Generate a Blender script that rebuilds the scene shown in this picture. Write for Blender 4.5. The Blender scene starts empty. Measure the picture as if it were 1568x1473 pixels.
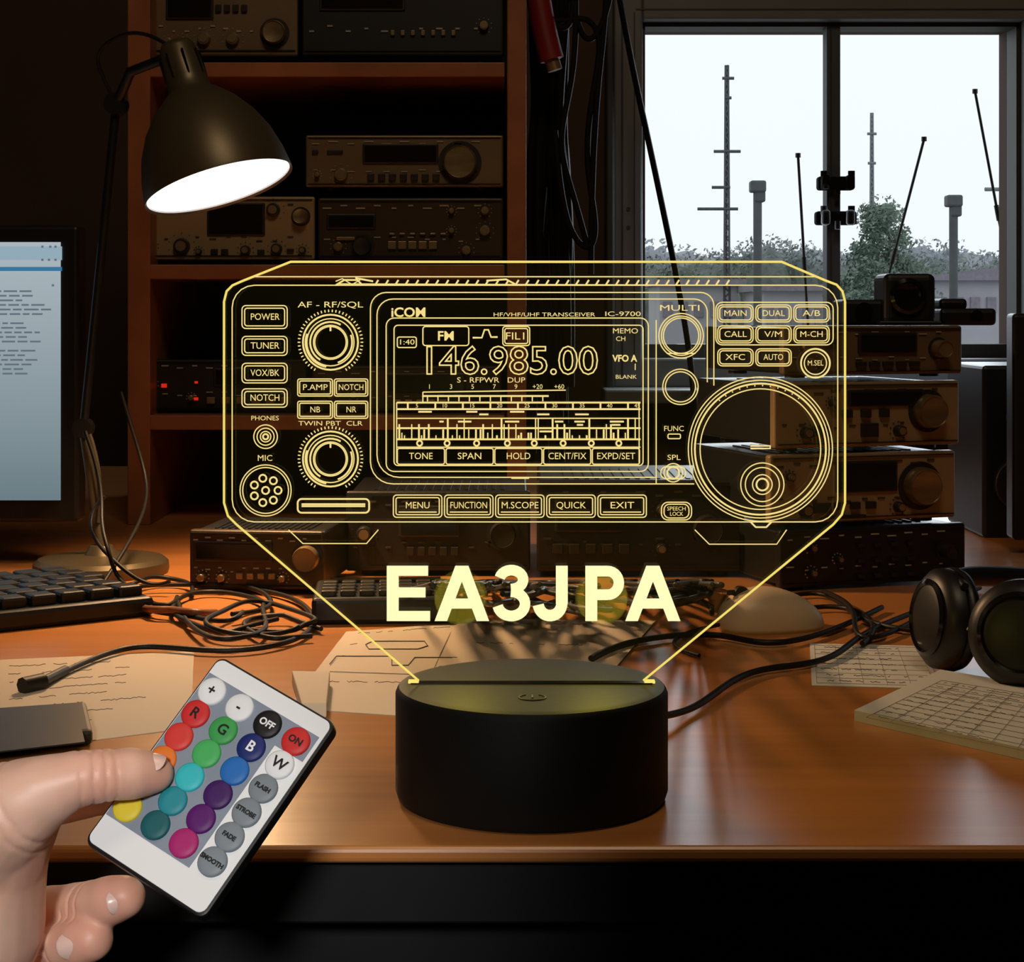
import bpy, bmesh, math, random
from mathutils import Vector, Matrix, Euler, noise
random.seed(7)
F=2700.0; CX=784.0; HY=480.0; CZ=0.936; DZ=0.75
def W(px,py,D): return Vector(((px-CX)/F*D, D, CZ-(py-HY)/F*D))
def DK(px,py,z=0.0):
    D=(CZ-DZ-z)*F/(py-HY); return Vector(((px-CX)/F*D, D, DZ+z))
sc=bpy.context.scene; col=sc.collection
try:
    sc.view_settings.view_transform='Standard'; sc.view_settings.look='None'
except Exception: pass
# ---------------- materials
def mat(name,c,rough=.5,metal=0,c2=None,scale=20,stretch=(1,1,1),bump=0,coat=0,sub=0,spec=.5,detail=4):
    m=bpy.data.materials.new(name); m.use_nodes=True; nt=m.node_tree; b=nt.nodes['Principled BSDF']
    b.inputs['Roughness'].default_value=rough; b.inputs['Metallic'].default_value=metal
    b.inputs['Specular IOR Level'].default_value=spec
    b.inputs['Coat Weight'].default_value=coat
    if sub:
        b.inputs['Subsurface Weight'].default_value=sub; b.inputs['Subsurface Radius'].default_value=(1,.3,.15); b.inputs['Subsurface Scale'].default_value=.004
    if c2 is None: c2=tuple(x*.75 for x in c)
    tc=nt.nodes.new('ShaderNodeTexCoord'); mp=nt.nodes.new('ShaderNodeMapping'); mp.inputs['Scale'].default_value=stretch
    n=nt.nodes.new('ShaderNodeTexNoise'); n.inputs['Scale'].default_value=scale; n.inputs['Detail'].default_value=detail
    r=nt.nodes.new('ShaderNodeValToRGB'); r.color_ramp.elements[0].position=.3; r.color_ramp.elements[1].position=.7
    r.color_ramp.elements[0].color=(*c2,1); r.color_ramp.elements[1].color=(*c,1)
    L=nt.links.new
    L(tc.outputs['Object'],mp.inputs['Vector']); L(mp.outputs[0],n.inputs['Vector']); L(n.outputs['Fac'],r.inputs[0]); L(r.outputs[0],b.inputs['Base Color'])
    if bump:
        bp=nt.nodes.new('ShaderNodeBump'); bp.inputs['Strength'].default_value=bump; bp.inputs['Distance'].default_value=.001
        L(n.outputs['Fac'],bp.inputs['Height']); L(bp.outputs[0],b.inputs['Normal'])
    return m
def emis(name,c,s=1):
    m=bpy.data.materials.new(name); m.use_nodes=True; nt=m.node_tree; nt.nodes.remove(nt.nodes['Principled BSDF'])
    e=nt.nodes.new('ShaderNodeEmission'); e.inputs[0].default_value=(*c,1); e.inputs[1].default_value=s
    nt.links.new(e.outputs[0],nt.nodes['Material Output'].inputs[0]); return m
WOOD=mat('desk_wood',(.56,.225,.065),.29,0,(.44,.17,.048),5,(1,16,1),.01,0)
SHELF=mat('shelf_wood',(.36,.13,.055),.4,0,(.24,.08,.032),8,(2,2,2),.03)
WALL=mat('wall_paint',(.10,.058,.04),.8,0,(.075,.042,.03),5)
CEIL=mat('ceiling_paint',(.2,.17,.15),.9)
FLOORM=mat('floor_wood',(.05,.03,.02),.5,0,None,5,(1,9,1))
FRAME=mat('window_frame_paint',(.23,.25,.27),.45,0,(.18,.195,.21),8)
FRAMEM=mat('mullion_paint',(.11,.135,.155),.6,0,(.09,.11,.13),8)
FRAMED=mat('window_frame_dark',(.05,.055,.06),.5)  # dark grey for bead, gasket, grooves and screws
BLK=mat('black_plastic',(.008,.008,.009),.42,0,None,60,bump=.02)
BLKM=mat('base_side_shaded_black',(.006,.006,.005),.6,0,(.005,.005,.0045),300,bump=.05,spec=.22)  # sides coloured darker than the top to look unlit
BLKT=mat('base_top_lit_black',(.03,.03,.026),.6,0,(.025,.025,.022),300,bump=.05,spec=.3)  # same base, colour lightened so the top looks lit by the panel
GLOSSB=mat('glossy_black',(.008,.008,.01),.12)
BRONZE=mat('bronze_metal',(.34,.24,.13),.36,.55,(.26,.18,.09),12,(1,1,1))
BRONZ2=mat('champagne_face',(.42,.30,.17),.42,.35,(.34,.23,.12),14)
BRONZ3=mat('dark_bronze_face',(.22,.155,.09),.42,.35,(.165,.11,.06),14)
BROWNF=mat('brown_black_face',(.06,.038,.022),.4,.2)
KNOBM=mat('knob_metal',(.5,.38,.22),.3,.8,(.3,.22,.12),30,(1,1,6))
KNOBD=mat('knob_dark',(.03,.024,.018),.4,.2)
LAMPM=mat('lamp_shade_metal',(.125,.098,.055),.40,.5,(.11,.085,.048),10)
LABEL=mat('label_paint',(.45,.38,.28),.6)
LABELD=mat('label_dark',(.05,.035,.02),.6)
DISP=mat('display_glass',(.012,.010,.008),.15)
PAPER=mat('paper',(.66,.56,.44),.8,0,(.60,.50,.39),6)
PAPERG=mat('paper_grey',(.70,.69,.66),.8,0,(.62,.61,.58),6)
INK=mat('ink',(.12,.10,.08),.8)
CABLE=mat('cable_rubber',(.012,.011,.010),.5,spec=.35)
CABLEH=mat('cable_dull_rubber',(.012,.011,.010),.7,spec=.12)
CABLEG=mat('cable_grey',(.06,.052,.048),.45)
CABLER=mat('cable_copper_brown',(.22,.08,.03),.45)
REDM=mat('red_rubber',(.26,.012,.010),.5)
MOUSEM=mat('mouse_beige',(.72,.54,.36),.4,0,(.66,.50,.33),10)
WHITE=mat('remote_white',(.84,.86,.88),.35,0,(.82,.84,.86),30)
GREYP=mat('remote_grey',(.24,.28,.35),.5,0,(.20,.24,.31),40)
SKIN=mat('skin',(.82,.54,.42),.46,0,(.75,.46,.35),45,bump=.25,sub=.3,detail=8)
nt=SKIN.node_tree; b=nt.nodes['Principled BSDF']; src=b.inputs['Base Color'].links[0].from_socket
at=nt.nodes.new('ShaderNodeAttribute'); at.attribute_name='blush'; mxn=nt.nodes.new('ShaderNodeMixRGB'); mxn.blend_type='MULTIPLY'; mxn.inputs[2].default_value=(1,.62,.56,1)
nt.links.new(at.outputs['Fac'],mxn.inputs[0]); nt.links.new(src,mxn.inputs[1]); nt.links.new(mxn.outputs[0],b.inputs['Base Color'])
NAIL=mat('nail',(.86,.60,.52),.28,0,(.82,.55,.47),40)
YEL=emis('engraving_glow',(.93,.73,.26),1.0)
YELT=emis('callsign_glow',(1.0,.90,.47),1.12)
YELE=emis('edge_glow',(1.0,.79,.18),1.0)
LAMPE=emis('bulb_glow',(1.0,.93,.86),1.6)
REDE=emis('red_led',(1.0,.03,.01),.6)
# ---------------- object helpers
def empty(name,loc=(0,0,0),rot=(0,0,0)):
    e=bpy.data.objects.new(name,None); e.location=loc; e.rotation_euler=rot; e.empty_display_size=.02; col.objects.link(e); return e
def fin(o,parent=None,world=False):
    col.objects.link(o)
    if parent:
        o.parent=parent
        if world: o.matrix_parent_inverse=parent.matrix_basis.inverted()
    return o
def bm_obj(name,bm,m,parent=None,world=False,smooth=False,bevel=0,seg=2,angle=.6):
    bmesh.ops.recalc_face_normals(bm,faces=bm.faces)
    me=bpy.data.meshes.new(name); bm.to_mesh(me); bm.free()
    for x in (m if isinstance(m,(list,tuple)) else [m]): me.materials.append(x)
    if smooth:
        for p in me.polygons: p.use_smooth=True
        if smooth=='auto':
            try: me.set_sharp_from_angle(angle=angle)
            except Exception: pass
    o=bpy.data.objects.new(name,me); fin(o,parent,world)
    if bevel:
        b=o.modifiers.new('bevel','BEVEL'); b.width=bevel; b.segments=seg; b.limit_method='ANGLE'; b.angle_limit=.7
    return o
def add_box(bm,c,s,M=None):
    mm=Matrix.Translation(c)@Matrix.Diagonal((s[0],s[1],s[2],1))
    if M: mm=M@mm
    bmesh.ops.create_cube(bm,size=1,matrix=mm)
def boxes(name,lst,m,parent=None,world=False,bevel=0,M=None,seg=2):
    bm=bmesh.new()
    for b in lst: add_box(bm,b[:3],b[3:6],M)
    return bm_obj(name,bm,m,parent,world,bevel=bevel,seg=seg)
AX={'z':Matrix(),'y':Matrix.Rotation(math.pi/2,4,'X'),'x':Matrix.Rotation(math.pi/2,4,'Y')}
def cyls(name,lst,m,parent=None,world=False,bevel=0,seg=28,M=None):
    bm=bmesh.new()
    for c in lst:
        ax=c[5] if len(c)>5 else 'y'; r2=c[6] if len(c)>6 else c[3]
        mm=Matrix.Translation(c[:3])@AX[ax]
        if M: mm=M@mm
        bmesh.ops.create_cone(bm,cap_ends=True,segments=seg,radius1=c[3],radius2=r2,depth=c[4],matrix=mm)
    return bm_obj(name,bm,m,parent,world,smooth='auto',bevel=bevel)
def lathe(name,prof,m,parent=None,world=False,M=None,seg=64,angle=.6):
    bm=bmesh.new(); rings=[]
    for r,z in prof:
        rings.append([bm.verts.new((r*math.cos(2*math.pi*i/seg),r*math.sin(2*math.pi*i/seg),z)) for i in range(seg)] if r>1e-6 else [bm.verts.new((0,0,z))])
    for a,b in zip(rings,rings[1:]):
        for i in range(seg):
            j=(i+1)%seg
            if len(a)==1 and len(b)==1: continue
            if len(a)==1: bm.faces.new((a[0],b[i],b[j]))
            elif len(b)==1: bm.faces.new((a[i],a[j],b[0]))
            else: bm.faces.new((a[i],a[j],b[j],b[i]))
    if M: bmesh.ops.transform(bm,matrix=M,verts=bm.verts)
    return bm_obj(name,bm,m,parent,world,smooth='auto',angle=angle)
def tubes(name,paths,r,m,parent=None,world=True,smooth=True,cyc=None,res=2):
    cu=bpy.data.curves.new(name,'CURVE'); cu.dimensions='3D'; cu.bevel_depth=r; cu.bevel_resolution=res; cu.resolution_u=8; cu.use_fill_caps=True
    for k,p in enumerate(paths):
        if smooth:
            s=cu.splines.new('NURBS'); s.points.add(len(p)-1)
            for i,q in enumerate(p): s.points[i].co=(*q,1)
            s.order_u=min(4,len(p)); s.use_endpoint_u=True
        else:
            s=cu.splines.new('POLY'); s.points.add(len(p)-1)
            for i,q in enumerate(p): s.points[i].co=(*q,1)
            if cyc and cyc[k]: s.use_cyclic_u=True
    cu.materials.append(m); o=bpy.data.objects.new(name,cu); return fin(o,parent,world)
def text(name,s,size,M,m,parent=None,world=False,outline=0,align='CENTER',ext=0,offset=0):
    cu=bpy.data.curves.new(name,'FONT'); cu.body=s; cu.size=size; cu.align_x=align; cu.align_y='CENTER'; cu.resolution_u=3
    if outline: cu.fill_mode='NONE'; cu.bevel_depth=outline; cu.bevel_resolution=0
    else: cu.extrude=ext
    cu.offset=offset
    cu.materials.append(m); o=bpy.data.objects.new(name,cu); o.matrix_basis=M; return fin(o,parent,world)
FRONT=Matrix.Rotation(math.pi/2,4,'X')
def prism(name,pts,z0,z1,m,parent=None,world=True,bevel=0):
    bm=bmesh.new(); a=[bm.verts.new((p[0],p[1],z0)) for p in pts]; b=[bm.verts.new((p[0],p[1],z1)) for p in pts]
    bm.faces.new(a[::-1]); bm.faces.new(b); n=len(pts)
    for i in range(n): bm.faces.new((a[i],a[(i+1)%n],b[(i+1)%n],b[i]))
    return bm_obj(name,bm,m,parent,world,bevel=bevel)
# ---------------- room
X0,X1,Y0,Y1,H=-1.45,1.5,-1.4,2.6,2.4
def wall(name,c,s,m=WALL): return boxes(name,[(*c,*s)],m)
bx=lambda px:(px-CX)/F*Y1
bz=lambda py:CZ-(py-HY)/F*Y1
wx0,wx1,wz0,wz1=bx(982),bx(1564),bz(548),bz(34)
T=.12
boxes('wall_back',[((X0+wx0)/2,Y1+T/2,H/2,wx0-X0,T,H),((X1+wx1)/2,Y1+T/2,H/2,X1-wx1,T,H),
  ((wx0+wx1)/2,Y1+T/2,wz0/2,wx1-wx0,T,wz0),((wx0+wx1)/2,Y1+T/2,(H+wz1)/2,wx1-wx0,T,H-wz1)],WALL)
wall('wall_left',(X0-.05,(Y0+Y1)/2,H/2),(.1,Y1-Y0,H)); wall('wall_right',(X1+.05,(Y0+Y1)/2,H/2),(.1,Y1-Y0,H))
wall('wall_front',((X0+X1)/2,Y0-.05,H/2),(X1-X0,.1,H)); wall('ceiling',((X0+X1)/2,(Y0+Y1)/2,H+.05),(X1-X0+.2,Y1-Y0+.3,.1),CEIL)
wall('floor',((X0+X1)/2,(Y0+Y1)/2,-.05),(X1-X0+.2,Y1-Y0+.3,.1),FLOORM)
# window
win=empty('window_1',((wx0+wx1)/2,Y1,(wz0+wz1)/2))
fy=Y1-.012
ft=.042
zc=(wz0+wz1)/2; hh=wz1-wz0
boxes('outer_casing',[(wx0-ft/2,fy,zc,ft,.03,hh+2*ft),(wx1+ft/2,fy,zc,ft,.03,hh+2*ft),((wx0+wx1)/2,fy,wz1+ft/2,wx1-wx0,.03,ft),((wx0+wx1)/2,fy,wz0-ft/2,wx1-wx0,.03,ft)],FRAME,win,True,.003)
boxes('outer_bead',[(wx0-ft-.006,fy-.006,zc,.012,.045,hh+2*ft+.02),((wx0+wx1)/2,fy-.006,wz1+ft+.006,wx1-wx0+2*ft,.045,.012)],FRAMED,win,True,.003)
boxes('sash_gasket',[(wx0+.003,Y1+.03,zc,.006,.05,hh),(wx1-.003,Y1+.03,zc,.006,.05,hh),((wx0+wx1)/2,Y1+.03,wz1-.003,wx1-wx0,.05,.006),((wx0+wx1)/2,Y1+.03,wz0+.01,wx1-wx0,.06,.02)],FRAMED,win,True)
boxes('inner_groove',[(wx0-.012,fy-.0155,zc,.002,.002,hh+.02),(wx0-.030,fy-.0155,zc,.003,.002,hh+.05),((wx0+wx1)/2,fy-.0155,wz1+.014,wx1-wx0+.02,.002,.002)],FRAMED,win,True)
cyls('casing_screw',[(wx0-.021,fy-.016,bz(322),.003,.003,'y'),(wx0-.021,fy-.016,bz(350),.003,.003,'y')],FRAMED,win,True)
mx=bx(1277)
boxes('mullion',[(mx,Y1+.02,zc,.020,.035,hh-.01)],FRAMEM,win,True,.001)
boxes('mullion_groove',[(mx-.004,Y1+.001,zc,.002,.004,hh-.01)],FRAMED,win,True)
boxes('sill',[((wx0+wx1)/2,Y1-.05,wz0-ft-.01,wx1-wx0+.12,.13,.02)],FRAME,win,True,.003)
cl=empty('antenna_clamp_mount',(mx,Y1-.02,bz(305)))
for k,(zz,wd) in enumerate(((282,.054),(335,.06))):
    z=bz(zz)
    boxes('clamp_bar_%d'%(k+1),[(mx,Y1-.012,z,wd,.022,.020),(mx-.018,Y1-.03,z,.012,.02,.022),(mx+.018,Y1-.03,z,.012,.02,.022)],CABLEH,cl,True,.004,seg=3)
    cyls('clamp_bolts_%d'%(k+1),[(mx-.02,Y1-.03,z+.011,.005,.012,'z'),(mx+.02,Y1-.03,z+.011,.005,.012,'z'),(mx,Y1-.03,z-.011,.004,.012,'z')],CABLEH,cl,True)
# ---------------- outside
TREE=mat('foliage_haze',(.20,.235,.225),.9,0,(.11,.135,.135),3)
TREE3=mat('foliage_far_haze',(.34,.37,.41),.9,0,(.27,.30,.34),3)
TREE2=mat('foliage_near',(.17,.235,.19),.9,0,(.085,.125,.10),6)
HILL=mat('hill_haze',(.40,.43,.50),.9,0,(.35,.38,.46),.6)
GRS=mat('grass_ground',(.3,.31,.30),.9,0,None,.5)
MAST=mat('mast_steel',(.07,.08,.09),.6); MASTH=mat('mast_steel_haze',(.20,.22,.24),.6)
BLDG=mat('building_render_haze',(.42,.42,.47),.8,0,(.36,.36,.42),2); ROOF=mat('building_roof_haze',(.25,.23,.29),.8)  # distance haze mixed into wall, roof and window colours
boxes('yard_ground',[(5,42,-.2,90,78,.1)],GRS)
def leaves(bm,c,r,n,s,rnd):
    for i in range(n):
        d=Vector((rnd.gauss(0,1),rnd.gauss(0,1),rnd.gauss(0,1))).normalized()*(rnd.random()**.4)
        p=Vector(c)+Vector((d.x*r[0],d.y*r[1],d.z*r[2]))
        a=Vector((rnd.gauss(0,1),rnd.gauss(0,1),rnd.gauss(0,1))).normalized(); b=a.orthogonal().normalized(); q=s*rnd.uniform(.5,1.2)
        vs=[bm.verts.new(p+a*q),bm.verts.new(p+b*q*.6),bm.verts.new(p-a*q),bm.verts.new(p-b*q*.6)]; bm.faces.new(vs)
rt=random.Random(11)
def tree_row(name,xs,topf,D0,m,n,s,wr):
    bm=bmesh.new()
    for px in xs:
        D=D0+rt.random()*3; a=W(px,topf(px)+rt.uniform(-5,6),D); zt=a.z; w_=wr*rt.uniform(.7,1.3)
        ret=bmesh.ops.create_icosphere(bm,subdivisions=3,radius=1)
        off=Vector((rt.random()*50,0,0))
        for v in ret['verts']:
            k=noise.noise(v.co*2+off)+.6*noise.noise(v.co*7+off); v.co=Vector((a.x,D,zt/2-.2))+Vector((v.co.x*w_,v.co.y*w_,v.co.z*(zt/2+.15)))*(1+.16*k)
        leaves(bm,(a.x,D-.1,zt-.25*w_-.1),(w_*1.15,w_,.45),n,s,rt)
        leaves(bm,(a.x,D-.1,zt*.55),(w_*1.2,w_,zt*.4),n,s,rt)
    o=bm_obj(name,bm,m)
def topf(px):
    y=390
    if 1120<px<1240: y=362+abs(1180-px)*.25
    if px<1120: y=400-max(0,(px-1040))*.3
    if px>1430: y=392
    return y
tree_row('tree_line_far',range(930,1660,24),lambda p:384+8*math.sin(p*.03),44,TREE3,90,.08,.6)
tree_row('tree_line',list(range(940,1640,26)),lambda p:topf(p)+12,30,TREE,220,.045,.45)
bm=bmesh.new()
for i in range(48):
    py=rt.uniform(322,470); sp=20+max(0,(py-330))*.34; px=1350+rt.gauss(0,1)*sp*.6
    p=W(px,py,19+rt.random()); r=rt.uniform(.10,.26); leaves(bm,p,(r,r,r*.8),150,.030,rt)
pt=W(1350,440,19.5); bmesh.ops.create_cone(bm,cap_ends=True,segments=12,radius1=.09,radius2=.05,depth=pt.z+.15,matrix=Matrix.Translation((pt.x,19.5,(pt.z-.15)/2)))
leaves(bm,(pt.x,19.5,.6),(.6,.5,.75),1500,.035,rt)
bm_obj('leafy_bush',bm,TREE2)
bb=empty('low_building',(6.2,24,-.15))
def bld(i,x0,x1,y0,D,roof):
    a=W(x0,y0,D); b=W(x1,y0,D); zt=a.z
    boxes('block_%d'%i,[((a.x+b.x)/2,D+1,(zt-.15)/2,b.x-a.x,2,zt+.15)],BLDG,bb,True)
    boxes('roof_%d'%i,[((a.x+b.x)/2,D+1,zt+.03,b.x-a.x+.2,2.3,.09)],ROOF,bb,True)
    boxes('windows_%d'%i,[(a.x+(b.x-a.x)*(k+.5)/5,D-.02,zt-.35,(b.x-a.x)/9,.04,.22) for k in range(5)],ROOF,bb,True)
bld(1,1405,1530,428,24,1); bld(2,1010,1130,436,25,1); bld(3,1170,1262,444,23,1); bld(4,1535,1640,418,27,1)
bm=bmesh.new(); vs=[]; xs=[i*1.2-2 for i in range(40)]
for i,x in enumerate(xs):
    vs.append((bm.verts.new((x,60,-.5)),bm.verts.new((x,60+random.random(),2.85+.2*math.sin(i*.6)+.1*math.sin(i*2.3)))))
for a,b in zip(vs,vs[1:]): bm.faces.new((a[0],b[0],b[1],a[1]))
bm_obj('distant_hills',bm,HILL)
def mast(name,px,top,D,th,m,lat,bars):
    a=W(px,top,D); b=Vector((a.x,D,-.15)); e=empty(name,b)
    boxes('footing',[(b.x,D,-.1,.3,.3,.12)],m,e,True)
    ps=[[b+Vector((dx,dy,0)),a+Vector((dx*.4,dy*.4,0))] for dx,dy in ((-th,0),(th,0),(0,th))]
    if lat:
        s=1; zig=[]; n=60
        for i in range(n+1):
            t=i/n; ww=th*(1-.6*t); zig.append(Vector((a.x+s*ww,D,b.z+(a.z-b.z)*t))); s=-s
        ps.append(zig)
    tubes('tower',ps,lat*.35 if lat else th*.6,m,e,True,False)
    for k,(y,x0,x1) in enumerate(bars): tubes('crossarm_%d'%(k+1),[[W(x0,y,D),W(x1,y,D)]],.022,m,e,True,False)
    return e
mast('radio_tower',1113,100,25,.045,MAST,.045,[(232,1093,1134),(287,1090,1118),(320,1068,1130),(120,1106,1124),(150,1110,1120)])
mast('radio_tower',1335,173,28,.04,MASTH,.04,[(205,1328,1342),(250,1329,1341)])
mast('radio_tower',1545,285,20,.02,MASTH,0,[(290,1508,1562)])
for a,b,r in (((1241,560),(1222,238),.0026),((1325,560),(1415,213),.0026),((1560,500),(1493,140),.0026)):
    D=3.2; e=empty('whip_antenna',W(a[0],a[1],D)); q=W(*a,D)
    cyls('base_post',[(q.x,q.y,(q.z-.14)/2,.012,q.z+.14,'z')],MAST,e,True)
    tubes('rod',[[q,W(*b,D)]],r,BLK,e,True,False)
    mid=q.lerp(W(*b,D),.45); tubes('loading_coil',[[mid,mid.lerp(W(*b,D),.12)]],r*1.7,BLK,e,True,False)
    tubes('tip',[[W(*b,D)+Vector((0,0,-.004)),W(*b,D)+Vector((0,0,.004))]],r*1.9,BLK,e,True,False)
for px,top in ((1160,280),(1460,302)):
    D=9; a=W(px,top,D); e=empty('floodlight_post',(a.x,a.y,-.15)); cyls('pole',[(a.x,D,(a.z-.15)/2,.022,a.z+.15,'z')],MAST,e,True)
    boxes('lamp_head',[(a.x,D,a.z-.02,.08,.08,.06),(a.x+.01,D,a.z-.07,.055,.06,.06)],MAST,e,True,.01)
# ---------------- desk
desk=empty('desk',(0,1.3,0))
DF=.615
boxes('top',[(.05,(DF+2.15)/2,DZ-.003,2.4,2.15-DF,.006)],WOOD,desk,True,.002,seg=3)
boxes('core',[(.05,(DF+2.15)/2+.004,DZ-.018,2.39,2.15-DF-.01,.024)],BLK,desk,True,.001)
boxes('apron',[(.05,DF+.05,DZ-.11,2.2,.02,.16),(.05,DF+.045,DZ-.13,.62,.02,.10)],BLK,desk,True,.002)
boxes('side_panels',[(-1.1,1.38,.36,.04,1.4,.72),(1.2,1.38,.36,.04,1.4,.72),(.05,2.0,.36,2.3,.02,.72)],BLK,desk,True,.002)
cyls('drawer_pull',[(.05,DF+.028,DZ-.13,.008,.02,'y')],KNOBD,desk,True)
# ---------------- acrylic lamp
LD=.68; S=LD/F
lp=empty('acrylic_led_lamp',(W(814,1040,LD).x,LD,DZ))
R=.0524; BH=W(0,1046,LD).z-DZ
cx=lp.location.x
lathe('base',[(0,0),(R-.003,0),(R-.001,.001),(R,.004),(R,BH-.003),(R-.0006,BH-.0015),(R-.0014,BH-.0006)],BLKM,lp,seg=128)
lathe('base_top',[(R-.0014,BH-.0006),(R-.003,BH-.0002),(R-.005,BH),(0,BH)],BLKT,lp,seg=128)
boxes('slot',[(0,0,BH+.0002,.093,.0046,.0006)],GLOSSB,lp)
boxes('led_end_glow',[(-.0455,0,BH+.0007,.004,.004,.0008),(.0455,0,BH+.0007,.004,.004,.0008)],YELE,lp)
ring=[[Vector((.005*math.cos(t)*1.0,-.026+.005*math.sin(t),BH+.0002)) for t in [math.radians(120+i*300/20) for i in range(21)]],
      [Vector((0,-.0225,BH+.0002)),Vector((0,-.027,BH+.0002))]]
tubes('touch_icon',ring,.0003,KNOBD,lp,False,False)
outl=[(445,401),(1197,401),(1265,430),(1281,436),(1290,446),(1294,462),(1294,770),(1289,788),(1276,803),(985,1042),(985,1052),(641,1052),(641,1042),(362,803),(349,790),(343,770),(343,462),(347,446),(356,437),(372,430)]
def PP(px,py,dy=0): return Vector(((px-CX)*S,LD+dy,CZ-(py-HY)*S))
bm=bmesh.new(); th=.004
A=[bm.verts.new(PP(x,y,-th/2)) for x,y in outl]; B=[bm.verts.new(PP(x,y,th/2)) for x,y in outl]; n=len(outl)
bm.faces.new(A); bm.faces.new(B[::-1])
for i in range(n): bm.faces.new((A[i],A[(i+1)%n],B[(i+1)%n],B[i]))
ac=bpy.data.materials.new('clear_acrylic'); ac.use_nodes=True; nt=ac.node_tree; nt.nodes.remove(nt.nodes['Principled BSDF'])
tr=nt.nodes.new('ShaderNodeBsdfTransparent'); tr.inputs[0].default_value=(.93,.93,.90,1)
gl=nt.nodes.new('ShaderNodeBsdfGlossy'); gl.inputs['Roughness'].default_value=.06
em=nt.nodes.new('ShaderNodeEmission'); em.inputs[0].default_value=(1,.8,.15,1); em.inputs[1].default_value=.0015
mx1=nt.nodes.new('ShaderNodeMixShader'); mx1.inputs[0].default_value=.02; ad=nt.nodes.new('ShaderNodeAddShader')
nt.links.new(tr.outputs[0],mx1.inputs[1]); nt.links.new(gl.outputs[0],mx1.inputs[2]); nt.links.new(mx1.outputs[0],ad.inputs[0]); nt.links.new(em.outputs[0],ad.inputs[1]); nt.links.new(ad.outputs[0],nt.nodes['Material Output'].inputs[0])
bm_obj('acrylic_panel',bm,ac,lp,True)
tubes('panel_edge_glow',[[PP(x,y) for x,y in outl[12:]+outl[:10]]],.00044,YELE,lp,True,False)
paths=[];cy=[]; bold=[];bcy=[]
DY=-.0024
def ln(pts,c=False,b=False):
    (bold if b else paths).append([PP(x,y,DY) for x,y in pts]); (bcy if b else cy).append(c)
def rr(x0,y0,x1,y1,r,b=False):
    r=min(r,(x1-x0)/2-.1,(y1-y0)/2-.1); pts=[]
    for (ccx,ccy,a0) in ((x1-r,y0+r,-90),(x1-r,y1-r,0),(x0+r,y1-r,90),(x0+r,y0+r,180)):
        for k in range(6):
            a=math.radians(a0+k*18); pts.append((ccx+r*math.cos(a),ccy+r*math.sin(a)))
    ln(pts,True,b)
def ci(x,y,r,b=False,n=40): ln([(x+r*math.cos(2*math.pi*i/n),y+r*math.sin(2*math.pi*i/n)) for i in range(n)],True,b)
def arc(x,y,r,a0,a1,b=False,n=16): ln([(x+r*math.cos(math.radians(a0+(a1-a0)*i/n)),y+r*math.sin(math.radians(a0+(a1-a0)*i/n))) for i in range(n+1)],False,b)
tcount=0; FIT=[]
def tx(s,x,y,h,w=None,m=YEL,outline=0,offset=0):
    global tcount; tcount+=1
    o=text('label_%d'%tcount,s,h*S/.70,Matrix.Translation(PP(x,y,DY)-lp.location)@FRONT,m,lp,False,outline,offset=offset)
    if w: FIT.append((o,w*S))
rr(357,437,1281,798,34)
ln([(392,424),(1248,424)])
ln([(515,431),(525,427),(540,436),(555,427)]); 
for i in range(36):
    x=575+i*15.3
    ln([(x,437),(x+5,429)],b=True)
ln([(515,437),(528,429),(548,429),(556,437)],b=True); ln([(520,435),(1120,437)]); ln([(745,430),(775,428),(790,436)],b=True); ln([(545,426),(572,431)],b=True)
ln([(443,810),(465,831),(562,831),(580,810)]); ln([(1063,810),(1085,832),(1188,832),(1203,810)])
for y0,y1,s in ((468,503,'POWER'),(515,544,'TUNER'),(556,586,'VOX/BK'),(595,623,'NOTCH')):
    rr(372,y0,441,y1,6); rr(376,y0+4,437,y1-4,4); tx(s,407,(y0+y1)/2,10,44)
tx('PHONES',407,640,7,42); tx('MIC',407,701,9,22)
for r in (18,13,8): ci(408,668,r)
ci(408,668,4,True)
ci(408,750,39); ci(408,750,35)
for i in range(7): a=i*2*math.pi/7; ci(408+19*math.cos(a),750+19*math.sin(a),5.5,True,12)
ci(408,750,5.5,True,12)
tx('AF - RF/SQL',507,467,9,100); tx('TWIN PBT  CLR',507,648,7,98)
for ky in (524,702):
    ci(507,ky,42,True); ci(507,ky,36); ci(507,ky,26); ci(507,ky,24); arc(507,ky,31,120,300,True); arc(507,ky,33,-20,70,True)
    arc(507,ky,38,100,200,True)
    ln([(507,ky-25),(507,ky-17)],b=True)
    for i in range(46):
        a=math.radians(120+i*300/45); ln([(507+46*math.cos(a),ky+46*math.sin(a)),(507+50*math.cos(a),ky+50*math.sin(a))])
for (x0,y0,x1,y1,s) in ((457,580,510,606,'P.AMP'),(513,580,564,606,'NOTCH'),(457,614,510,640,'NB'),(513,614,564,640,'NR')):
    rr(x0,y0,x1,y1,3); rr(x0+3,y0+3,x1-3,y1-3,2); tx(s,(x0+x1)/2,(y0+y1)/2,9,len(s)*7.5)
rr(457,763,566,784,6,True); ln([(463,774),(560,774)],b=True); ln([(463,771),(560,771)],b=True)
def frame(o,r):
    x0,y0=568+o,448+o
    pts=[(1004,740-o)]
    for k in range(7):
        a=math.radians(90+k*15); pts.append((x0+34+(34)*math.cos(a),740-o-34+34*math.sin(a)))
    for k in range(7):
        a=math.radians(180+k*15); pts.append((x0+24+24*math.cos(a),y0+24+24*math.sin(a)))
    for k in range(7):
        a=math.radians(270+k*15); pts.append((1092-o-20+20*math.cos(a),y0+20+20*math.sin(a)))
    pts+= [(1092-o,585)]; ln(pts)
frame(0,30); frame(10,22)
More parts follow.
